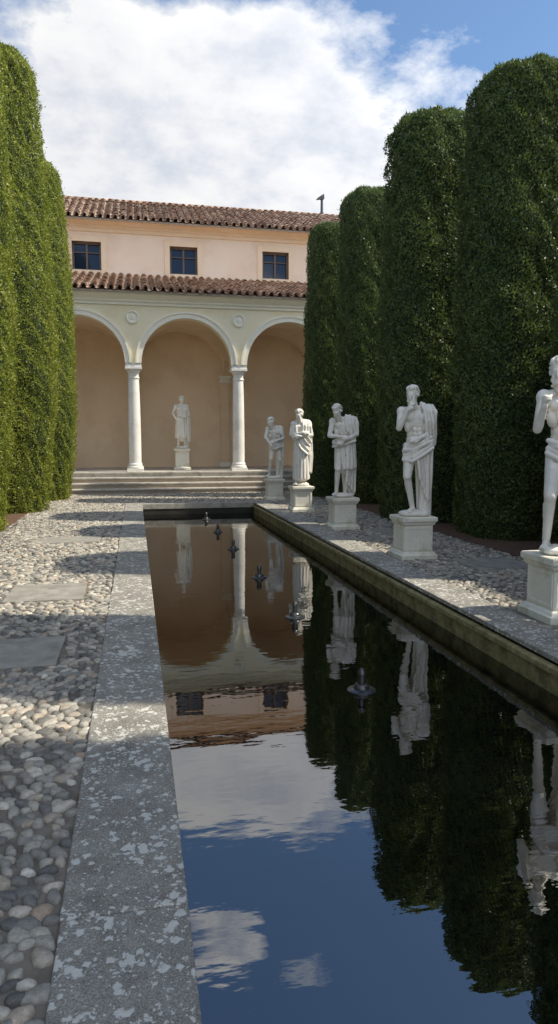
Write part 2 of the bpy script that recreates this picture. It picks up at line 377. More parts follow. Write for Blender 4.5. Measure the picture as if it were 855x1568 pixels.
def hedge_wall(name,x0,x1,y0,y1,H,N,seed,lm):
    g=np.random.default_rng(seed)
    f=g.random(N); y=g.uniform(y0,y1,N); z=g.uniform(0,H,N); x=np.where(f<.45,x0,np.where(f<.6,x1,g.uniform(x0,x1,N)))
    z=np.where(f>=.6,H,z); C=np.stack([x,y,z],1)+g.normal(0,.05,(N,3))
    D=g.normal(0,1,(N,3)); D/=np.linalg.norm(D,axis=1,keepdims=True); W=np.cross(D,g.normal(0,1,(N,3))); W/=np.linalg.norm(W,axis=1,keepdims=True)
    V=np.stack([C-D*.03,C+W*.02,C+D*.06,C-W*.02],1).reshape(-1,3)
    b=[(x0+.05,y0,0),(x1-.05,y0,0),(x1-.05,y1,0),(x0+.05,y1,0),(x0+.05,y0,H-.04),(x1-.05,y0,H-.04),(x1-.05,y1,H-.04),(x0+.05,y1,H-.04)]
    Fb=[(4,5,6,7),(0,1,5,4),(1,2,6,5),(2,3,7,6),(3,0,4,7)]
    return fast(name,np.concatenate([b,V]),np.concatenate([Fb,np.arange(N*4).reshape(-1,4)+8]),[M_core,lm],False,None,[0]*5+[1]*N)
hedge_wall('yew_hedge',7.9,8.8,-6,24,4.6,90000,5,M_leafR)
hedge_wall('yew_hedge',-5.6,-4.9,-6,21,4.0,60000,6,M_leafR)

# ---------------------------------------------------------------- villa
B=empty('italian_villa',(1.7,25,0))
FY=23.3; BAY=3.46; SP=4.17; RI=1.48; FL=.65; BW=27.0
ks=list(range(-2,4)); XA=ks[0]*BAY; XB=ks[-1]*BAY; XL,XR=XA-1.5,XB+1.5
boxes('platform',[(XL,XR,22.85,31,0,FL)],M_step,B)
for i,(yy,z) in enumerate([(21.95,.16),(22.25,.325),(22.55,.49)]):
    boxes('step_%d'%i,[(XL,XR,yy,22.85,0 if i==0 else [.16,.325][i-1]+0.0,z-.05)],M_riser,B)
    boxes('tread_%d'%i,[(XL-.02,XR+.02,yy-.03,22.85,z-.05,z)],M_step,B,.01)
boxes('platform_nosing',[(XL-.02,XR+.02,22.81,23.0,FL-.055,FL+.004)],M_step,B,.01)
TOPZ=6.12; F0,F1=FY-.22,FY+.22
V=[];F=[]
for k_ in ks[:-1]:
    cx=(k_+.5)*BAY; n=30
    pts=[(cx-BAY/2,SP)]+[(cx-RI*math.cos(math.pi*i/n),SP+RI*math.sin(math.pi*i/n)) for i in range(n+1)]+[(cx+BAY/2,SP)]
    for i in range(len(pts)-1):
        (xa,za),(xb,zb)=pts[i],pts[i+1]; b0=len(V)
        V+=[(xa,F0,za),(xb,F0,zb),(xb,F0,TOPZ),(xa,F0,TOPZ),(xa,F1,za),(xb,F1,zb),(xb,F1,TOPZ),(xa,F1,TOPZ)]
        F+=[(b0,b0+1,b0+2,b0+3),(b0+5,b0+4,b0+7,b0+6),(b0,b0+4,b0+5,b0+1)]
me=bpy.data.meshes.new('arcade_wall'); me.from_pydata(V,[],F); me.materials.append(M_cream); link(bpy.data.objects.new('arcade_wall',me),B)
V=[];F=[]
for k_ in ks[:-1]:
    cx=(k_+.5)*BAY; n=40
    for (ri,ro,pr) in ((RI-.012,RI+.13,.045),(RI+.13,RI+.19,.075)):
        b0=len(V)
        for i in range(n+1):
            a_=math.pi*i/n; c,s=math.cos(a_),math.sin(a_)
            for (r_,yy) in ((ri,F0+.02),(ri,F0-pr),(ro,F0-pr),(ro,F0+.02)): V.append((cx-r_*c,yy,SP+.002+r_*s))
        for i in range(n):
            for j in range(3):
                p=b0+i*4+j; F.append((p,p+1,p+5,p+4))
pyd('archivolts',V,F,M_trim,False,B)
for k_ in ks:
    cx=k_*BAY; V=[];F=[]; n=28; zc=5.62
    prof=[(.21,0),(.21,-.05),(.17,-.06),(.15,-.02),(.10,-.02),(.0,-.045)]
    for (r_,d_) in prof:
        for i in range(n): a_=2*math.pi*i/n; V.append((cx+r_*math.cos(a_),F0+d_+.002,zc+r_*math.sin(a_)))
    for j in range(len(prof)-1):
        for i in range(n): p=j*n+i;q=j*n+(i+1)%n; F.append((p,q,q+n,p+n))
    pyd('roundel',V,F,M_trim,False,B)
boxes('end_piers',[(XL,XA,F0,F1,FL,TOPZ),(XB,XR,F0,F1,FL,TOPZ),(XL,XL+.4,F1,BW,FL,TOPZ),(XR-.4,XR,F1,BW,FL,TOPZ)],M_cream,B)
for k_ in ks:
    cx=k_*BAY
    boxes('column_plinth',[(cx-.27,cx+.27,FY-.27,FY+.27,FL+.001,FL+.10)],M_col,B,.008)
    lathe('column',[(.255,.10),(.27,.13),(.26,.17),(.225,.19),(.22,.21),(.235,.23),(.225,.26),(.20,.28),(.20,1.2),(.19,2.2),(.17,3.02),(.195,3.04),(.195,3.07),(.17,3.09),(.17,3.2),(.19,3.22),(.235,3.30),(.245,3.33)],M_col,(cx,FY,FL),28,B)
    boxes('abacus',[(cx-.27,cx+.27,FY-.27,FY+.27,FL+3.33,FL+3.41),(cx-.25,cx+.25,FY-.245,FY+.245,FL+3.41,SP-.002)],M_col,B,.006)
    if k_ not in (ks[0],ks[-1]):
        boxes('pilaster',[(cx-.17,cx+.17,BW-.10,BW-.002,FL+.001,SP-.26)],M_beige,B,.006)
        boxes('pilaster_capital',[(cx-.22,cx+.22,BW-.16,BW-.002,SP-.26,SP-.19),(cx-.19,cx+.19,BW-.13,BW-.002,SP-.19,SP-.08),(cx-.24,cx+.24,BW-.18,BW-.002,SP-.08,SP)],M_trim,B,.006)
        boxes('pilaster_base',[(cx-.21,cx+.21,BW-.14,BW-.102,FL+.001,FL+.18)],M_trim,B,.006)
V=[];F=[]; n=28; y0,y1=F1,BW
for k_ in ks[:-1]:
    cx=(k_+.5)*BAY; b0=len(V)
    for j in range(n+1):
        v=-1+2*j/n
        for i in range(n+1):
            u=-1+2*i/n; h=max(math.sqrt(max(0,1-(u)**2)),math.sqrt(max(0,1-v*v)))
            V.append((cx+u*BAY/2,(y0+y1)/2+v*(y1-y0)/2,SP+h*1.60))
    for j in range(n):
        for i in range(n): p=b0+j*(n+1)+i; F.append((p,p+1,p+n+2,p+n+1))
pyd('vault',V,F,M_beige,False,B)
boxes('loggia_back_wall',[(XL+.4,XR-.4,BW,BW+.4,FL,6.9)],M_beige,B)
WX=[-8.7+.0, -5.15,-1.6,1.95,5.5,9.05]; WX=[x for x in WX if XL+.8<x<XR-.8]; ww=.52; z0,z1=7.93,8.95; UT=9.62
lst=[(XL,XR,BW,BW+.4,6.9,z0),(XL,XR,BW,BW+.4,z1,UT)]
e_=[XL]+sum([[x-ww,x+ww] for x in WX],[])+[XR]
for i in range(0,len(e_),2): lst.append((e_[i],e_[i+1],BW,BW+.4,z0,z1))
boxes('upper_wall',lst,M_pink,B)
for x in WX:
    boxes('window_glass',[(x-ww,x+ww,BW+.20,BW+.22,z0,z1)],M_glass,B)
    fr=[(x-ww,x-ww+.07,BW+.13,BW+.19,z0,z1),(x+ww-.07,x+ww,BW+.13,BW+.19,z0,z1),(x-.035,x+.035,BW+.12,BW+.19,z0+.07,z1-.07),
        (x-ww+.07,x+ww-.07,BW+.13,BW+.19,z0,z0+.07),(x-ww+.07,x+ww-.07,BW+.13,BW+.19,z1-.07,z1),
        (x-ww+.07,x-.035,BW+.135,BW+.185,(z0+z1)/2+.13,(z0+z1)/2+.165),(x+.035,x+ww-.07,BW+.135,BW+.185,(z0+z1)/2+.13,(z0+z1)/2+.165)]
    boxes('window_frame',fr,M_wood,B,.005)
    s=.20
    boxes('window_surround',[(x-ww-s,x-ww,BW-.04,BW+.1,z0-.1,z1+s),(x+ww,x+ww+s,BW-.04,BW+.1,z0-.1,z1+s),(x-ww,x+ww,BW-.04,BW+.1,z1,z1+s),
       (x-ww,x+ww,BW-.07,BW+.12,z0-.1,z0)],M_peach,B,.006)
boxes('building_sides',[(XL,XL+.4,BW+.4,33.8,0,UT),(XR-.4,XR,BW+.4,33.8,0,UT),(XL+.4,XR-.4,33.4,33.8,0,UT)],M_pink,B)
prism_x('loggia_cornice',[(F0-.02,5.98),(F0-.06,6.0),(F0-.06,6.06),(F0-.12,6.10),(F0-.12,6.15),(F0-.30,6.26),(F0-.34,6.30),(F0-.34,6.36),(F1,6.42),(F1,5.98)],XL-.05,XR+.05,M_trim,B)
prism_x('upper_cornice',[(BW-.01,9.30),(BW-.06,9.32),(BW-.06,9.42),(BW-.14,9.46),(BW-.14,9.52),(BW-.40,9.60),(BW-.44,9.66),(BW+.3,9.74),(BW+.3,9.30)],XL-.1,XR+.1,M_peach,B)
def tile_roof(name,x0,x1,P0,P1,parent):
    dy,dz=P1[0]-P0[0],P1[1]-P0[1]; L=math.hypot(dy,dz); uy,uz=dy/L,dz/L; ny,nz=-uz,uy
    pitch=.27; rows=int((L)/.37)+1; cols=int((x1-x0)/pitch)
    VV=[];FF=[];off=0
    for kind in (0,1):
        seg=8; T=[]
        for (s,r,l) in ((0,.098,.035),(.45,.08,0.0)):
            for i in range(seg+1):
                a_=math.pi*i/seg
                if kind==0: T.append((r*math.cos(a_),s,.05+l+r*math.sin(a_)))
                else: T.append((r*1.0*math.cos(a_),s,.075+l-r*.8*math.sin(a_)))
        if kind==0:
            for i in range(seg+1): a_=math.pi*i/seg; T.append((.078*math.cos(a_),0,.05+.035+.078*math.sin(a_)))
        T=np.array(T); K=len(T); f=[(i,i+1,seg+2+i,seg+1+i) for i in range(seg)]
        if kind==0: f+=[(i,i+1,2*(seg+1)+i+1,2*(seg+1)+i) for i in range(seg)]
        ii,jj=np.meshgrid(np.arange(cols),np.arange(rows)); ii=ii.ravel();jj=jj.ravel(); n=len(ii)
        px=x0+.1+ii*pitch+(0 if kind==0 else pitch/2)+rng.normal(0,.006,n); s=jj*.37+rng.normal(0,.010,n); hz_=rng.normal(0,.006,n)
        ss=np.minimum(s[:,None]+T[None,:,1],L+.02); hh=T[None,:,2]+hz_[:,None]
        xx=px[:,None]+T[None,:,0]+rng.normal(0,.02,n)[:,None]*(T[None,:,1]-.2)
        V=np.stack([xx,P0[0]+uy*ss+ny*hh,P0[1]+uz*ss+nz*hh],2).reshape(-1,3)
        FF.append((np.array(f)[None]+(np.arange(n)*K)[:,None,None]).reshape(-1,4)+off); VV.append(V); off+=len(V)
    fast(name,np.concatenate(VV),np.concatenate(FF),M_tile,True,parent)
    c=.03
    pyd(name+'_deck',[(x0,P0[0]+.05,P0[1]+c-.0),(x1,P0[0]+.05,P0[1]+c),(x1,P1[0],P1[1]+c),(x0,P1[0],P1[1]+c),(x0,P0[0]+.05,P0[1]-.03),(x1,P0[0]+.05,P0[1]-.03),(x1,P1[0],P1[1]-.03),(x0,P1[0],P1[1]-.03)],
        [(0,1,2,3),(4,7,6,5),(0,4,5,1),(1,5,6,2),(2,6,7,3),(3,7,4,0)],M_riser,False,parent)
tile_roof('loggia_roof',XL-.15,XR+.15,(22.62,6.34),(27.0,7.72),B)
boxes('roof_flashing',[(XL,XR,BW-.10,BW-.001,7.72,7.83)],M_peach,B)
RY,RZ=30.3,11.45
tile_roof('main_roof',XL-.3,XR+.3,(26.40,9.62),(RY,RZ),B)
pyd('rear_roof',[(XL-.3,RY,RZ+.03),(XR+.3,RY,RZ+.03),(XR+.3,34.2,9.6),(XL-.3,34.2,9.6)],[(0,1,2,3)],M_tile,False,B)
pyd('gables',[(XL,BW,UT),(XL,33.8,UT),(XL,RY,RZ),(XR,BW,UT),(XR,33.8,UT),(XR,RY,RZ)],[(0,1,2),(3,5,4)],M_pink,False,B)
V=[];F=[];x=XL-.3
while x<XR+.3:
    b0=len(V)
    for (xx,r_) in ((x,.13),(x+.42,.11)):
        for i in range(9): a_=math.pi*i/8; V.append((xx,RY+r_*math.cos(a_),RZ+.03+r_*math.sin(a_)))
    for i in range(8): F.append((b0+i,b0+i+1,b0+10+i,b0+9+i))
    x+=.36
pyd('ridge_tiles',V,F,M_tile,True,B)
cx=8.25
lathe('vent_pipe',[(.10,0),(.10,.08),(.06,.1),(.055,.62),(.08,.64),(.085,.74),(.05,.78)],M_metal,(cx,RY,RZ+.1),16,B)
pyd('vent_cowl',[(cx-.26,RY-.06,RZ+.72),(cx-.26,RY+.06,RZ+.72),(cx+.10,RY+.09,RZ+.78),(cx+.10,RY-.09,RZ+.78),(cx-.20,RY-.03,RZ+.80),(cx-.20,RY+.03,RZ+.80),(cx+.08,RY+.06,RZ+.98),(cx+.08,RY-.06,RZ+.98)],
    [(0,1,2,3),(4,7,6,5),(0,4,5,1),(1,5,6,2),(2,6,7,3),(3,7,4,0)],M_metal,False,B)

# ---------------------------------------------------------------- statues
def v3(p): return np.array(p,dtype=float)
class Fig:
    def __init__(s): s.V=[];s.F=[];s.n=0;s.g=np.random.default_rng(3)
    def add(s,V,F): s.F+=[tuple(i+s.n for i in f) for f in F]; s.V+=[tuple(v) for v in V]; s.n+=len(V)
    def lathe(s,prof,o,ax,seg=10):
        ax=ax/np.linalg.norm(ax); h=v3((0,0,1)) if abs(ax[2])<.9 else v3((1,0,0))
        a=np.cross(ax,h); a/=np.linalg.norm(a); b=np.cross(ax,a)
        V=[o+ax*prof[0][0]]
        for (q,r) in prof[1:-1]:
            for i in range(seg): t_=2*math.pi*i/seg; V.append(o+ax*q+(a*math.cos(t_)+b*math.sin(t_))*r)
        V.append(o+ax*prof[-1][0]); F=[]; m_=len(prof)-2
        for i in range(seg): F.append((0,1+(i+1)%seg,1+i)); F.append((len(V)-1,1+(m_-1)*seg+i,1+(m_-1)*seg+(i+1)%seg))
        for j in range(m_-1):
            for i in range(seg): p=1+j*seg+i;q=1+j*seg+(i+1)%seg; F.append((p,q,q+seg,p+seg))
        s.add(V,F)
    def cap(s,a,b,ra,rb):
        a,b=v3(a),v3(b); d=b-a; L=np.linalg.norm(d)
        if L<1e-4: d=v3((0,0,1)); L=1e-4
        P=[(-ra,0)]+[(-ra*math.cos(t_),ra*math.sin(t_)) for t_ in (.5,1.05,1.57)]+[(L+rb*math.cos(t_),rb*math.sin(t_)) for t_ in (1.57,1.05,.5)]+[(L+rb,0)]
        s.lathe(P,a,d)
    def ell(s,c,r,R=None):
        c=v3(c); V=[];seg=12;m_=7
        pts=[(0,0,-1)]+[(math.sin(math.pi*j/(m_+1))*math.cos(2*math.pi*i/seg),math.sin(math.pi*j/(m_+1))*math.sin(2*math.pi*i/seg),-math.cos(math.pi*j/(m_+1))) for j in range(1,m_+1) for i in range(seg)]+[(0,0,1)]
        for p in pts:
            q=v3(p)*v3(r)
            if R is not None: q=R@q
            V.append(c+q)
        F=[]
        for i in range(seg): F.append((0,1+(i+1)%seg,1+i)); F.append((len(V)-1,1+(m_-1)*seg+i,1+(m_-1)*seg+(i+1)%seg))
        for j in range(m_-1):
            for i in range(seg): p=1+j*seg+i;q=1+j*seg+(i+1)%seg; F.append((p,q,q+seg,p+seg))
        s.add(V,F)
    def cloth(s,A,B_,n,r,wob=.008):
        A=[v3(p) for p in A];B_=[v3(p) for p in B_]
        for k_ in range(n):
            u=k_/(n-1); rr=r*(1.15 if k_%2==0 else .62)*s.g.uniform(.9,1.12)
            pts=[a*(1-u)+b*u+s.g.normal(0,wob,3) for a,b in zip(A,B_)]
            for i in range(len(pts)-1): s.cap(pts[i],pts[i+1],rr*(.9+.15*(i%2)),rr)
    def skirt(s,c0,r0,c1,r1,a0=0,a1=360,n=26,r=.024,mid=.5):
        c0,c1=v3(c0),v3(c1)
        s.cap(c0,c1*.97+c0*.03,min(r0)*.85,min(r1)*.85)
        for k_ in range(n):
            a=math.radians(a0+(a1-a0)*k_/(n-1 if a1-a0<360 else n)); am=a+s.g.normal(0,.06); ae=a+s.g.normal(0,.10)
            p0=c0+v3((r0[0]*math.cos(a),r0[1]*math.sin(a),0)); rm=[(x+y_)/2*1.03 for x,y_ in zip(r0,r1)]
            p1=c0*(1-mid)+c1*mid+v3((rm[0]*math.cos(am),rm[1]*math.sin(am),0))
            p2=c1+v3((r1[0]*math.cos(ae),r1[1]*math.sin(ae),s.g.uniform(-.01,.02)))
            rr=r*(1.2 if k_%2==0 else .65); s.cap(p0,p1,rr*.7,rr); s.cap(p1,p2,rr,rr*1.15)
    def hand(s,w,d,curl,thumb,fist=False):
        w,d,curl=v3(w),v3(d),v3(curl); d/=np.linalg.norm(d); curl=curl-d*np.dot(curl,d); curl/=np.linalg.norm(curl); sd_=np.cross(d,curl)*thumb
        R=np.stack([sd_,curl,d],1); s.cap(w,w+d*.03,.029,.03); s.ell(w+d*.055,(.042,.020,.05),R)
        for i,(o_,L) in enumerate(((.032,.036),(.011,.040),(-.011,.037),(-.032,.030))):
            k0=w+d*(.095 if not fist else .085)+sd_*o_
            if fist: k1=k0+curl*L*.9+d*.004; k2=k1-d*.035+curl*.004; k3=k2-curl*.012
            else: k1=k0+d*L*.85+curl*L*.4; k2=k1+d*L*.45+curl*L*.55; k3=k2+curl*.015
            s.cap(k0,k1,.0125,.0115); s.cap(k1,k2,.0115,.010); s.cap(k2,k3,.010,.009)
        t0=w+d*.03+sd_*.035; t1=t0+d*.035+sd_*.018+curl*.012; t2=t1+d*.03+curl*.018; s.cap(t0,t1,.016,.013); s.cap(t1,t2,.013,.011)
    def head(s,c,yaw=0,pitch=0,roll=0,beard=True,hair=1.0):
        c=v3(c)
        R=np.array((Matrix.Rotation(math.radians(yaw),3,'Z')@Matrix.Rotation(math.radians(roll),3,'Y')@Matrix.Rotation(math.radians(pitch),3,'X')))
        P=lambda *p: c+R@(v3(p)*1.08)
        s.ell(P(0,.012,.022),(.078,.097,.10),R); s.ell(P(0,-.028,-.05),(.056,.064,.064),R); s.ell(P(0,-.055,-.0),(.058,.042,.062),R)
        s.ell(P(0,-.080,.028),(.052,.018,.012),R); s.cap(P(0,-.090,.018),P(0,-.112,-.024),.010,.015)
        for sg in (-1,1):
            s.ell(P(sg*.036,-.074,-.022),(.022,.02,.022),R); s.ell(P(sg*.028,-.086,.006),(.013,.009,.008),R); s.ell(P(sg*.077,.0,-.005),(.010,.018,.028),R)
        s.ell(P(0,-.094,-.050),(.022,.011,.006),R); s.ell(P(0,-.090,-.062),(.018,.011,.007),R); s.ell(P(0,-.078,-.088),(.022,.02,.018),R)
        for i in range(int(70*hair)):
            th=s.g.uniform(0,2*math.pi); el=s.g.uniform(-.5,1.4); d=v3((math.cos(th)*math.cos(el),math.sin(th)*math.cos(el),math.sin(el)))
            if d[1]<-.35 and d[2]<.62: continue
            if d[1]<0 and d[2]<.1: continue
            s.ell(P(*(d*v3((.078,.097,.100))+v3((0,.012,.022)))),(s.g.uniform(.014,.024),)*3)
        if beard:
            for i in range(60):
                x=s.g.uniform(-.058,.058); z=s.g.uniform(-.165,-.03); k_=1-abs(x)/.07
                if z>-.07 and abs(x)<.035: continue
                s.ell(P(x*(1 if z>-.11 else .6),-.058-.042*k_+ (0 if z>-.1 else .010),z),(s.g.uniform(.013,.020),)*3)
            s.cap(P(-.004,-.096,-.040),P(-.035,-.085,-.056),.009,.008); s.cap(P(.004,-.096,-.040),P(.035,-.085,-.056),.009,.008)
    def body(s,J):
        g=lambda k_: v3(J[k_]); pel,che,nec=g('pel'),g('che'),g('nec')
        s.ell(pel,(.160,.118,.125)); s.ell(pel*.55+che*.45,(.136,.104,.17)); s.ell(che,(.170,.120,.165)); s.ell(pel*.8+che*.2,(.148,.110,.12))
        for sg in (-1,1):
            s.ell(che+v3((sg*.072,-.080,.045)),(.078,.046,.058)); s.ell(pel+v3((sg*.075,.07,-.05)),(.085,.08,.09))
            for q in range(3): s.ell(pel*(1-.25-.2*q)+che*(.25+.2*q)+v3((sg*.032,-.092,0)),(.032,.024,.034))
            s.ell(che+v3((sg*.115,-.04,-.08)),(.05,.06,.08))
        hd=g('hea'); s.cap(nec+v3((0,.01,-.06)),hd+v3((0,.02,-.05)),.066,.054)
        for L_ in 'LR':
            sh,el,ha=g('sh'+L_),g('el'+L_),g('ha'+L_); s.cap(sh+(nec-sh)*.1,nec+v3((0,.02,-.01)),.052,.046); s.ell(sh,(.070,.068,.074))
            s.cap(che+(sh-che)*.3,sh+v3((0,0,-.03)),.08,.05)
            s.cap(sh,el,.058,.043); s.ell(sh*.5+el*.5,(.052,.052,.062)); s.cap(el,ha,.044,.029); m_=el*.68+ha*.32; s.cap(el*.85+ha*.15,m_,.047,.043)
            hp,kn,an=g('hip'+L_),g('kn'+L_),g('an'+L_); s.cap(hp,kn,.096,.060); s.cap(hp*.6+kn*.4+v3((0,-.02,0)),kn*.75+hp*.25+v3((0,-.012,0)),.084,.062); s.ell(kn+v3((0,-.014,0)),(.054,.054,.060))
            s.cap(kn,an,.054,.037); s.cap(kn*.8+an*.2+v3((0,.018,0)),kn*.5+an*.5+v3((0,.012,0)),.056,.047)
            td=g('td'+L_); td/=np.linalg.norm(td); s.cap(an+v3((0,0,-.03))-td*.035,an+td*.10+v3((0,0,-.045)),.036,.030)
            sdv=np.cross(td,v3((0,0,1)))
            for q,o_ in enumerate((-.030,-.012,.004,.018,.030)):
                b_=an+td*.10+sdv*o_*1.0+v3((0,0,-.055)); s.cap(b_,b_+td*(.055-.004*q),.014,.012)
    def finish(s,name,parent,rot,z,voxel=.0105,loc=(0,0)):
        me=bpy.data.meshes.new(name); me.from_pydata(s.V,[],s.F); ob=bpy.data.objects.new(name,me); COL.objects.link(ob)
        r=ob.modifiers.new('r','REMESH'); r.mode='VOXEL'; r.voxel_size=voxel; r.use_smooth_shade=True
        q=ob.modifiers.new('s','SMOOTH'); q.iterations=2; q.factor=.5
        dg=bpy.context.evaluated_depsgraph_get(); m2=bpy.data.meshes.new_from_object(ob.evaluated_get(dg)); bpy.data.objects.remove(ob)
        m2.name=name; m2.materials.clear(); m2.materials.append(M_marble)
        for p in m2.polygons: p.use_smooth=True
        o=bpy.data.objects.new(name,m2); COL.objects.link(o); o.parent=parent; o.location=(loc[0],loc[1],z); o.rotation_euler=(0,0,rot); return o
def base(**k):
    J=dict(pel=(0,0,.96),che=(0,0,1.30),nec=(0,.01,1.49),hea=(0,-.01,1.655),shL=(-.19,0,1.43),shR=(.19,0,1.43),
      elL=(-.25,.02,1.14),elR=(.25,.02,1.14),haL=(-.24,-.06,.90),haR=(.24,-.06,.90),hipL=(-.088,0,.92),hipR=(.088,0,.92),
      knL=(-.10,-.03,.50),knR=(.10,-.03,.50),anL=(-.11,.02,.085),anR=(.11,.02,.085),tdL=(-.3,-1,0),tdR=(.3,-1,0)); J.update(k); return J
def pedestal(e,w=.64,h=.60):
    k=w/.64
    for nm,pr in (('pedestal_base',[(.32,0),(.32,.07),(.30,.075),(.285,.10),(.265,.115)]),('pedestal_die',[(.252,.115),(.252,h-.12)]),
                  ('pedestal_cap',[(.262,h-.12),(.285,h-.095),(.285,h-.08),(.312,h-.06),(.312,h-.012),(.300,h)])):
        V=[];F=[]
        for (r,z) in pr:
            r*=k; V+=[(-r,-r,z),(r,-r,z),(r,r,z),(-r,r,z)]
        for j in range(len(pr)-1):
            for i in range(4): a=j*4+i;b=j*4+(i+1)%4; F.append((a,b,b+4,a+4))
        F+=[(3,2,1,0),tuple(len(V)-4+i for i in range(4))]
        me=bpy.data.meshes.new(nm); me.from_pydata(V,[],F); me.materials.append(M_ped); o=bpy.data.objects.new(nm,me); COL.objects.link(o); o.parent=e
        o.location=(0,0,.004); bv=o.modifiers.new('b','BEVEL'); bv.width=.006; bv.segments=2
    d=.252*k; a=.045; L=[]
    for s_ in (-1,1):
        y0_,y1_=sorted((s_*d,s_*(d+.008)))
        L+=[(-d+a*.5,d-a*.5,y0_,y1_,.14,.165),(-d+a*.5,d-a*.5,y0_,y1_,h-.17,h-.145),(-d+a*.5,-d+a,y0_,y1_,.165,h-.17),(d-a,d-a*.5,y0_,y1_,.165,h-.17)]
        L+=[(y0_,y1_,-d+a*.5,d-a*.5,.14,.165),(y0_,y1_,-d+a*.5,d-a*.5,h-.17,h-.145),(y0_,y1_,-d+a*.5,-d+a,.165,h-.17),(y0_,y1_,d-a,d-a*.5,.165,h-.17)]
    o=boxes('pedestal_panel',L,M_ped,None,.002); o.parent=e; o.location=(0,0,.004)
def plinth(f,rx=.19,ry=.18):
    f.ell((0,0,.01),(rx*1.0,ry*1.05,.05)); f.cap((-rx*.7,0,.0),(rx*.7,0,.0),.05,.05)
    for i in range(6): f.ell((f.g.uniform(-rx*.7,rx*.7),f.g.uniform(-ry*.6,ry*.6),.012),(.09,.08,.042))

def stA():
    f=Fig(); J=base(pel=(.0,0,.96),che=(-.03,-.01,1.30),nec=(-.055,-.02,1.48),shL=(-.22,-.01,1.42),shR=(.15,0,1.43),haL=(-.25,-.22,1.33),elL=(-.27,-.04,1.13),elR=(.22,.0,1.15),haR=(.06,-.19,1.10),hipL=(-.09,0,.92),hipR=(.09,0,.92),
      knL=(-.15,-.12,.52),anL=(-.14,.04,.10),knR=(.10,-.02,.5),anR=(.10,.03,.085),hea=(-.10,-.06,1.645))
    f.body(J); f.hand(J['haL'],(.0,-.15,.9),(.6,-.6,.1),1,True); f.hand(J['haR'],(-1,-.2,.1),(0,1,-.2),1)
    f.head(J['hea'],-22,14,-5,True)
    f.cloth([(-.17,-.04,1.02),(-.06,-.13,.98),(.08,-.15,.98),(.21,-.08,1.04)],[(-.17,-.05,.90),(-.08,-.14,.84),(.07,-.16,.84),(.22,-.09,.90)],5,.024)
    f.cloth([(.04,-.15,.95),(.06,-.14,.7),(.09,-.11,.4)],[(.22,-.04,1.0),(.24,0,.6),(.22,.02,.12)],8,.024)
    f.cloth([(.02,.13,1.0),(.04,.13,.6),(.06,.12,.05)],[(.24,.04,1.0),(.25,.06,.6),(.22,.05,.05)],9,.026)
    f.cloth([(.04,.08,1.48),(.05,-.04,1.50),(.06,-.13,1.34),(.10,-.14,1.05)],[(.17,.09,1.44),(.20,-.02,1.47),(.24,-.06,1.34),(.25,-.06,1.05)],7,.022)
    plinth(f); return f
def stB():
    f=Fig(); J=base(pel=(.03,0,.96),che=(.01,.0,1.30),nec=(-.01,0,1.49),hea=(-.045,-.045,1.655),elL=(-.23,-.10,1.20),haL=(-.135,-.17,1.42),elR=(.26,-.02,1.16),haR=(.05,-.19,1.06),
      hipL=(-.06,0,.92),hipR=(.12,0,.92),knL=(-.11,-.14,.53),anL=(-.02,-.02,.10),knR=(.14,-.02,.50),anR=(.11,.03,.085),tdL=(-.5,-1,0),tdR=(.45,-1,0))
    f.body(J); f.hand(J['haL'],(.45,-.1,.9),(.7,.2,-.2),-1); f.hand(J['haR'],(-1,-.15,-.1),(0,.8,-.5),1)
    f.head(J['hea'],-28,16,-6,True)
    f.cloth([(.09,.10,1.47),(.09,.02,1.54),(.09,-.10,1.46),(.13,-.135,1.30),(.15,-.13,1.14),(.15,-.13,1.0)],[(.20,.12,1.42),(.23,.03,1.50),(.255,-.06,1.42),(.285,-.06,1.28),(.29,-.03,1.12),(.27,-.02,.98)],7,.023)
    f.cloth([(.0,.13,1.42),(.02,.14,1.1),(.06,.13,.6),(.08,.11,.03)],[(.22,.08,1.44),(.27,.07,1.1),(.24,.06,.6),(.21,.03,.03)],10,.025)
    f.cloth([(-.13,.03,.99),(-.13,-.09,.96),(-.02,-.15,1.0),(.10,-.16,1.05),(.22,-.10,1.07)],[(-.15,.03,.84),(-.16,-.10,.76),(-.04,-.17,.74),(.09,-.17,.84),(.22,-.11,.93)],7,.023)
    f.cloth([(.00,-.16,.92),(.03,-.15,.72),(.07,-.12,.50)],[(.23,-.08,1.02),(.23,-.06,.6),(.22,-.02,.12)],9,.022)
    f.cap((.17,.06,0),(.18,.06,.6),.09,.08)
    plinth(f); return f
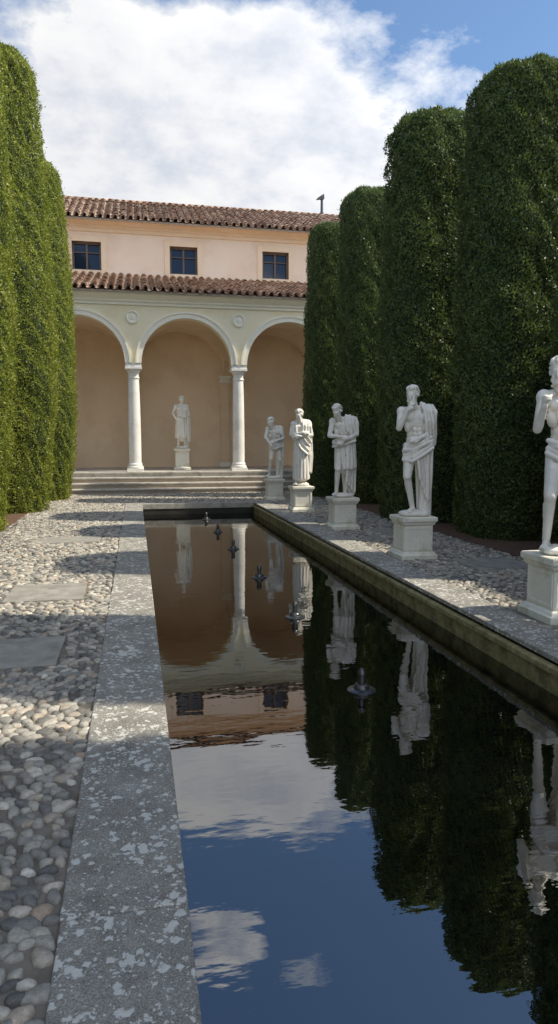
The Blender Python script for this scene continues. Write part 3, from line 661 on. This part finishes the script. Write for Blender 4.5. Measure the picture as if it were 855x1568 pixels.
def stC():
    f=Fig(); J=base(pel=(.04,.02,.95),che=(-.01,-.02,1.27),nec=(-.05,-.05,1.44),hea=(-.12,-.13,1.565),shL=(-.20,-.03,1.38),shR=(.17,-.02,1.42),elL=(-.26,-.10,1.12),haL=(-.05,-.24,1.10),elR=(.24,-.06,1.15),haR=(.0,-.22,1.02),
      hipL=(-.05,0,.92),hipR=(.12,0,.92),knL=(-.10,-.13,.50),anL=(-.12,-.04,.085),knR=(.12,-.06,.50),anR=(.05,.03,.085),tdL=(-.5,-1,0),tdR=(.1,-1,0))
    f.body(J); f.hand(J['haL'],(1,-.1,-.1),(0,.9,-.5),-1); f.hand(J['haR'],(-1,0,-.25),(0,.9,-.4),1)
    f.head(J['hea'],-30,38,-8,True)
    f.skirt((.03,.01,1.02),(.165,.135),(.05,-.01,.52),(.18,.17),0,360,26,.023)
    f.cloth([(.08,-.15,1.0),(.08,-.15,.6),(.08,-.13,.28)],[(.21,-.03,1.02),(.24,-.02,.6),(.23,.0,.05)],8,.024)
    f.cloth([(-.02,.14,1.0),(.02,.16,.5),(.06,.14,.03)],[(.22,.05,1.0),(.24,.06,.5),(.22,.04,.03)],10,.026)
    f.cloth([(.06,.10,1.46),(.06,-.04,1.49),(.06,-.13,1.36),(.08,-.15,1.18)],[(.20,.08,1.42),(.23,-.02,1.46),(.26,-.07,1.34),(.26,-.06,1.12)],7,.022)
    f.cloth([(-.18,-.03,1.04),(-.06,-.15,1.06),(.08,-.17,1.10),(.20,-.08,1.14)],[(-.18,-.05,.93),(-.06,-.17,.93),(.08,-.18,.98),(.22,-.09,1.03)],5,.024)
    plinth(f); return f
def stD():
    f=Fig(); J=base(nec=(-.01,-.02,1.48),hea=(-.05,-.07,1.625),elL=(-.25,-.06,1.17),haL=(.02,-.21,1.21),elR=(.24,-.06,1.16),haR=(-.04,-.22,1.13),shL=(-.19,-.02,1.41),shR=(.18,-.01,1.41),
      knL=(-.09,-.10,.5),anL=(-.11,-.05,.085),anR=(.08,.02,.085))
    f.body(J); f.hand(J['haL'],(1,.15,.1),(0,.9,-.3),-1); f.hand(J['haR'],(-1,.1,.05),(0,.9,-.3),1)
    f.head(J['hea'],-35,26,-4,True)
    f.skirt((0,.0,1.08),(.16,.13),(.0,-.0,.14),(.175,.165),0,360,30,.023)
    f.cloth([(.04,.10,1.46),(.04,-.02,1.52),(.03,-.13,1.38),(.02,-.17,1.15)],[(.18,.10,1.42),(.22,.0,1.47),(.24,-.08,1.35),(.25,-.08,1.12)],8,.022)
    f.cloth([(-.20,.06,1.43),(-.22,-.02,1.42),(-.23,-.08,1.28),(-.19,-.12,1.1)],[(-.08,.1,1.46),(-.09,-.02,1.5),(-.1,-.12,1.36),(-.09,-.15,1.1)],6,.022)
    f.cloth([(-.12,-.14,1.05),(.0,-.18,.85),(.14,-.16,.7)],[(.12,-.15,1.15),(.19,-.12,1.05),(.21,-.06,1.0)],7,.022)
    f.cloth([(.10,-.1,1.1),(.18,-.08,.7),(.2,-.04,.3)],[(.23,-.04,1.14),(.25,-.02,.7),(.24,0,.28)],5,.022)
    plinth(f); return f
def stE():
    f=Fig(); J=base(pel=(.04,.03,.93),che=(.0,-.03,1.24),nec=(-.03,-.07,1.41),hea=(-.10,-.13,1.545),shL=(-.19,-.05,1.35),shR=(.17,-.03,1.37),elL=(-.25,-.16,1.12),haL=(-.14,-.30,.97),elR=(.25,-.08,1.10),haR=(.02,-.24,1.02),
      hipL=(-.05,.02,.9),hipR=(.12,.02,.9),knL=(-.10,-.15,.52),anL=(-.14,.02,.11),knR=(.14,-.05,.49),anR=(.10,.04,.085),tdL=(-.6,-1,0))
    f.body(J); f.hand(J['haL'],(.3,-.4,-.6),(.5,.4,-.3),-1); f.hand(J['haR'],(-1,-.1,-.2),(0,.9,-.4),1)
    f.head(J['hea'],-50,22,-5,True)
    f.cloth([(-.12,-.0,.98),(-.06,-.13,.96),(.08,-.15,1.0),(.21,-.06,1.02)],[(-.13,-.02,.84),(-.07,-.15,.76),(.08,-.17,.78),(.22,-.08,.86)],6,.024)
    f.cloth([(.06,.13,1.35),(.08,.16,.9),(.10,.14,.03)],[(.22,.02,1.38),(.26,.06,.9),(.22,.05,.03)],9,.026)
    f.cloth([(.05,.06,1.42),(.05,-.08,1.43),(.08,-.15,1.25)],[(.19,.05,1.4),(.23,-.05,1.41),(.26,-.10,1.2)],6,.022)
    f.cap((.17,.08,0),(.18,.08,.6),.08,.08)
    plinth(f); return f
def stF():
    f=Fig(); J=base(elL=(-.29,.02,1.19),haL=(-.20,-.10,1.02),elR=(.25,-.02,1.16),haR=(.19,-.20,1.08),hea=(.02,-.02,1.66),knL=(-.10,-.08,.5),anL=(-.12,-.02,.085))
    f.body(J); f.hand(J['haL'],(.8,-.3,-.4),(.3,.8,0),-1); f.hand(J['haR'],(-.5,-.6,.1),(0,.5,-.8),1)
    f.head(J['hea'],15,4,0,False,1.2)
    f.skirt((0,.0,1.10),(.165,.13),(.01,-.0,.34),(.22,.19),0,360,28,.024)
    f.cloth([(.02,.10,1.46),(.02,-.02,1.51),(-.02,-.13,1.34),(-.10,-.15,1.1)],[(.18,.10,1.42),(.22,.0,1.47),(.2,-.12,1.3),(.1,-.16,1.06)],8,.022)
    f.cloth([(.2,-.1,1.12),(.22,-.1,.7),(.2,-.08,.25)],[(.28,.02,1.2),(.30,.02,.7),(.28,.02,.2)],5,.024)
    f.cap((.16,.1,0),(.16,.1,.5),.09,.08)
    plinth(f); return f
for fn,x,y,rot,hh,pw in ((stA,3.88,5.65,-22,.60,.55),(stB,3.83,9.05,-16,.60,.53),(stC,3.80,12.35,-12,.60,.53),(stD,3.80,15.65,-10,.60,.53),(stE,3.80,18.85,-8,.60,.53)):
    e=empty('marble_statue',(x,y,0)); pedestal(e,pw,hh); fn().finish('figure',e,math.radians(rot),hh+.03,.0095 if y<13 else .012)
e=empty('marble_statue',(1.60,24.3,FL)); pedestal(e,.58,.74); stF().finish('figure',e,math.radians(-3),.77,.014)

# ---------------------------------------------------------------- fountain nozzles
for y in (4.85,7.1,9.3,11.9,14.2,16.6):
    e=empty('fountain_nozzle',(1.66,y,WZ))
    for nm,pr in (('float_ring',[(.085,-.03),(.11,-.005),(.11,.008),(.09,.016),(.06,.022)]),('collar',[(.062,.0),(.062,.035),(.05,.05),(.04,.058)]),('stem',[(.03,.055),(.028,.12),(.034,.125),(.034,.145),(.024,.160),(.016,.175)])):
        o=lathe(nm,pr,M_metal,(0,0,0),20,None); o.parent=e
n=1500; g=rng; px=np.where(g.random(n)<.5,-2.45+np.abs(g.normal(0,.18,n)),5.3-np.abs(g.normal(0,.2,n))); py=g.uniform(3,21.5,n)
C=np.stack([px,py,np.full(n,.034)],1); a=g.uniform(0,6.3,n); D=np.stack([np.cos(a),np.sin(a),g.normal(0,.3,n)],1)*.022; W=np.stack([-np.sin(a),np.cos(a),g.normal(0,.3,n)],1)*.009
fast('fallen_leaves',np.stack([C-D,C+W,C+D,C-W],1).reshape(-1,3),np.arange(n*4).reshape(-1,4),M_soil)
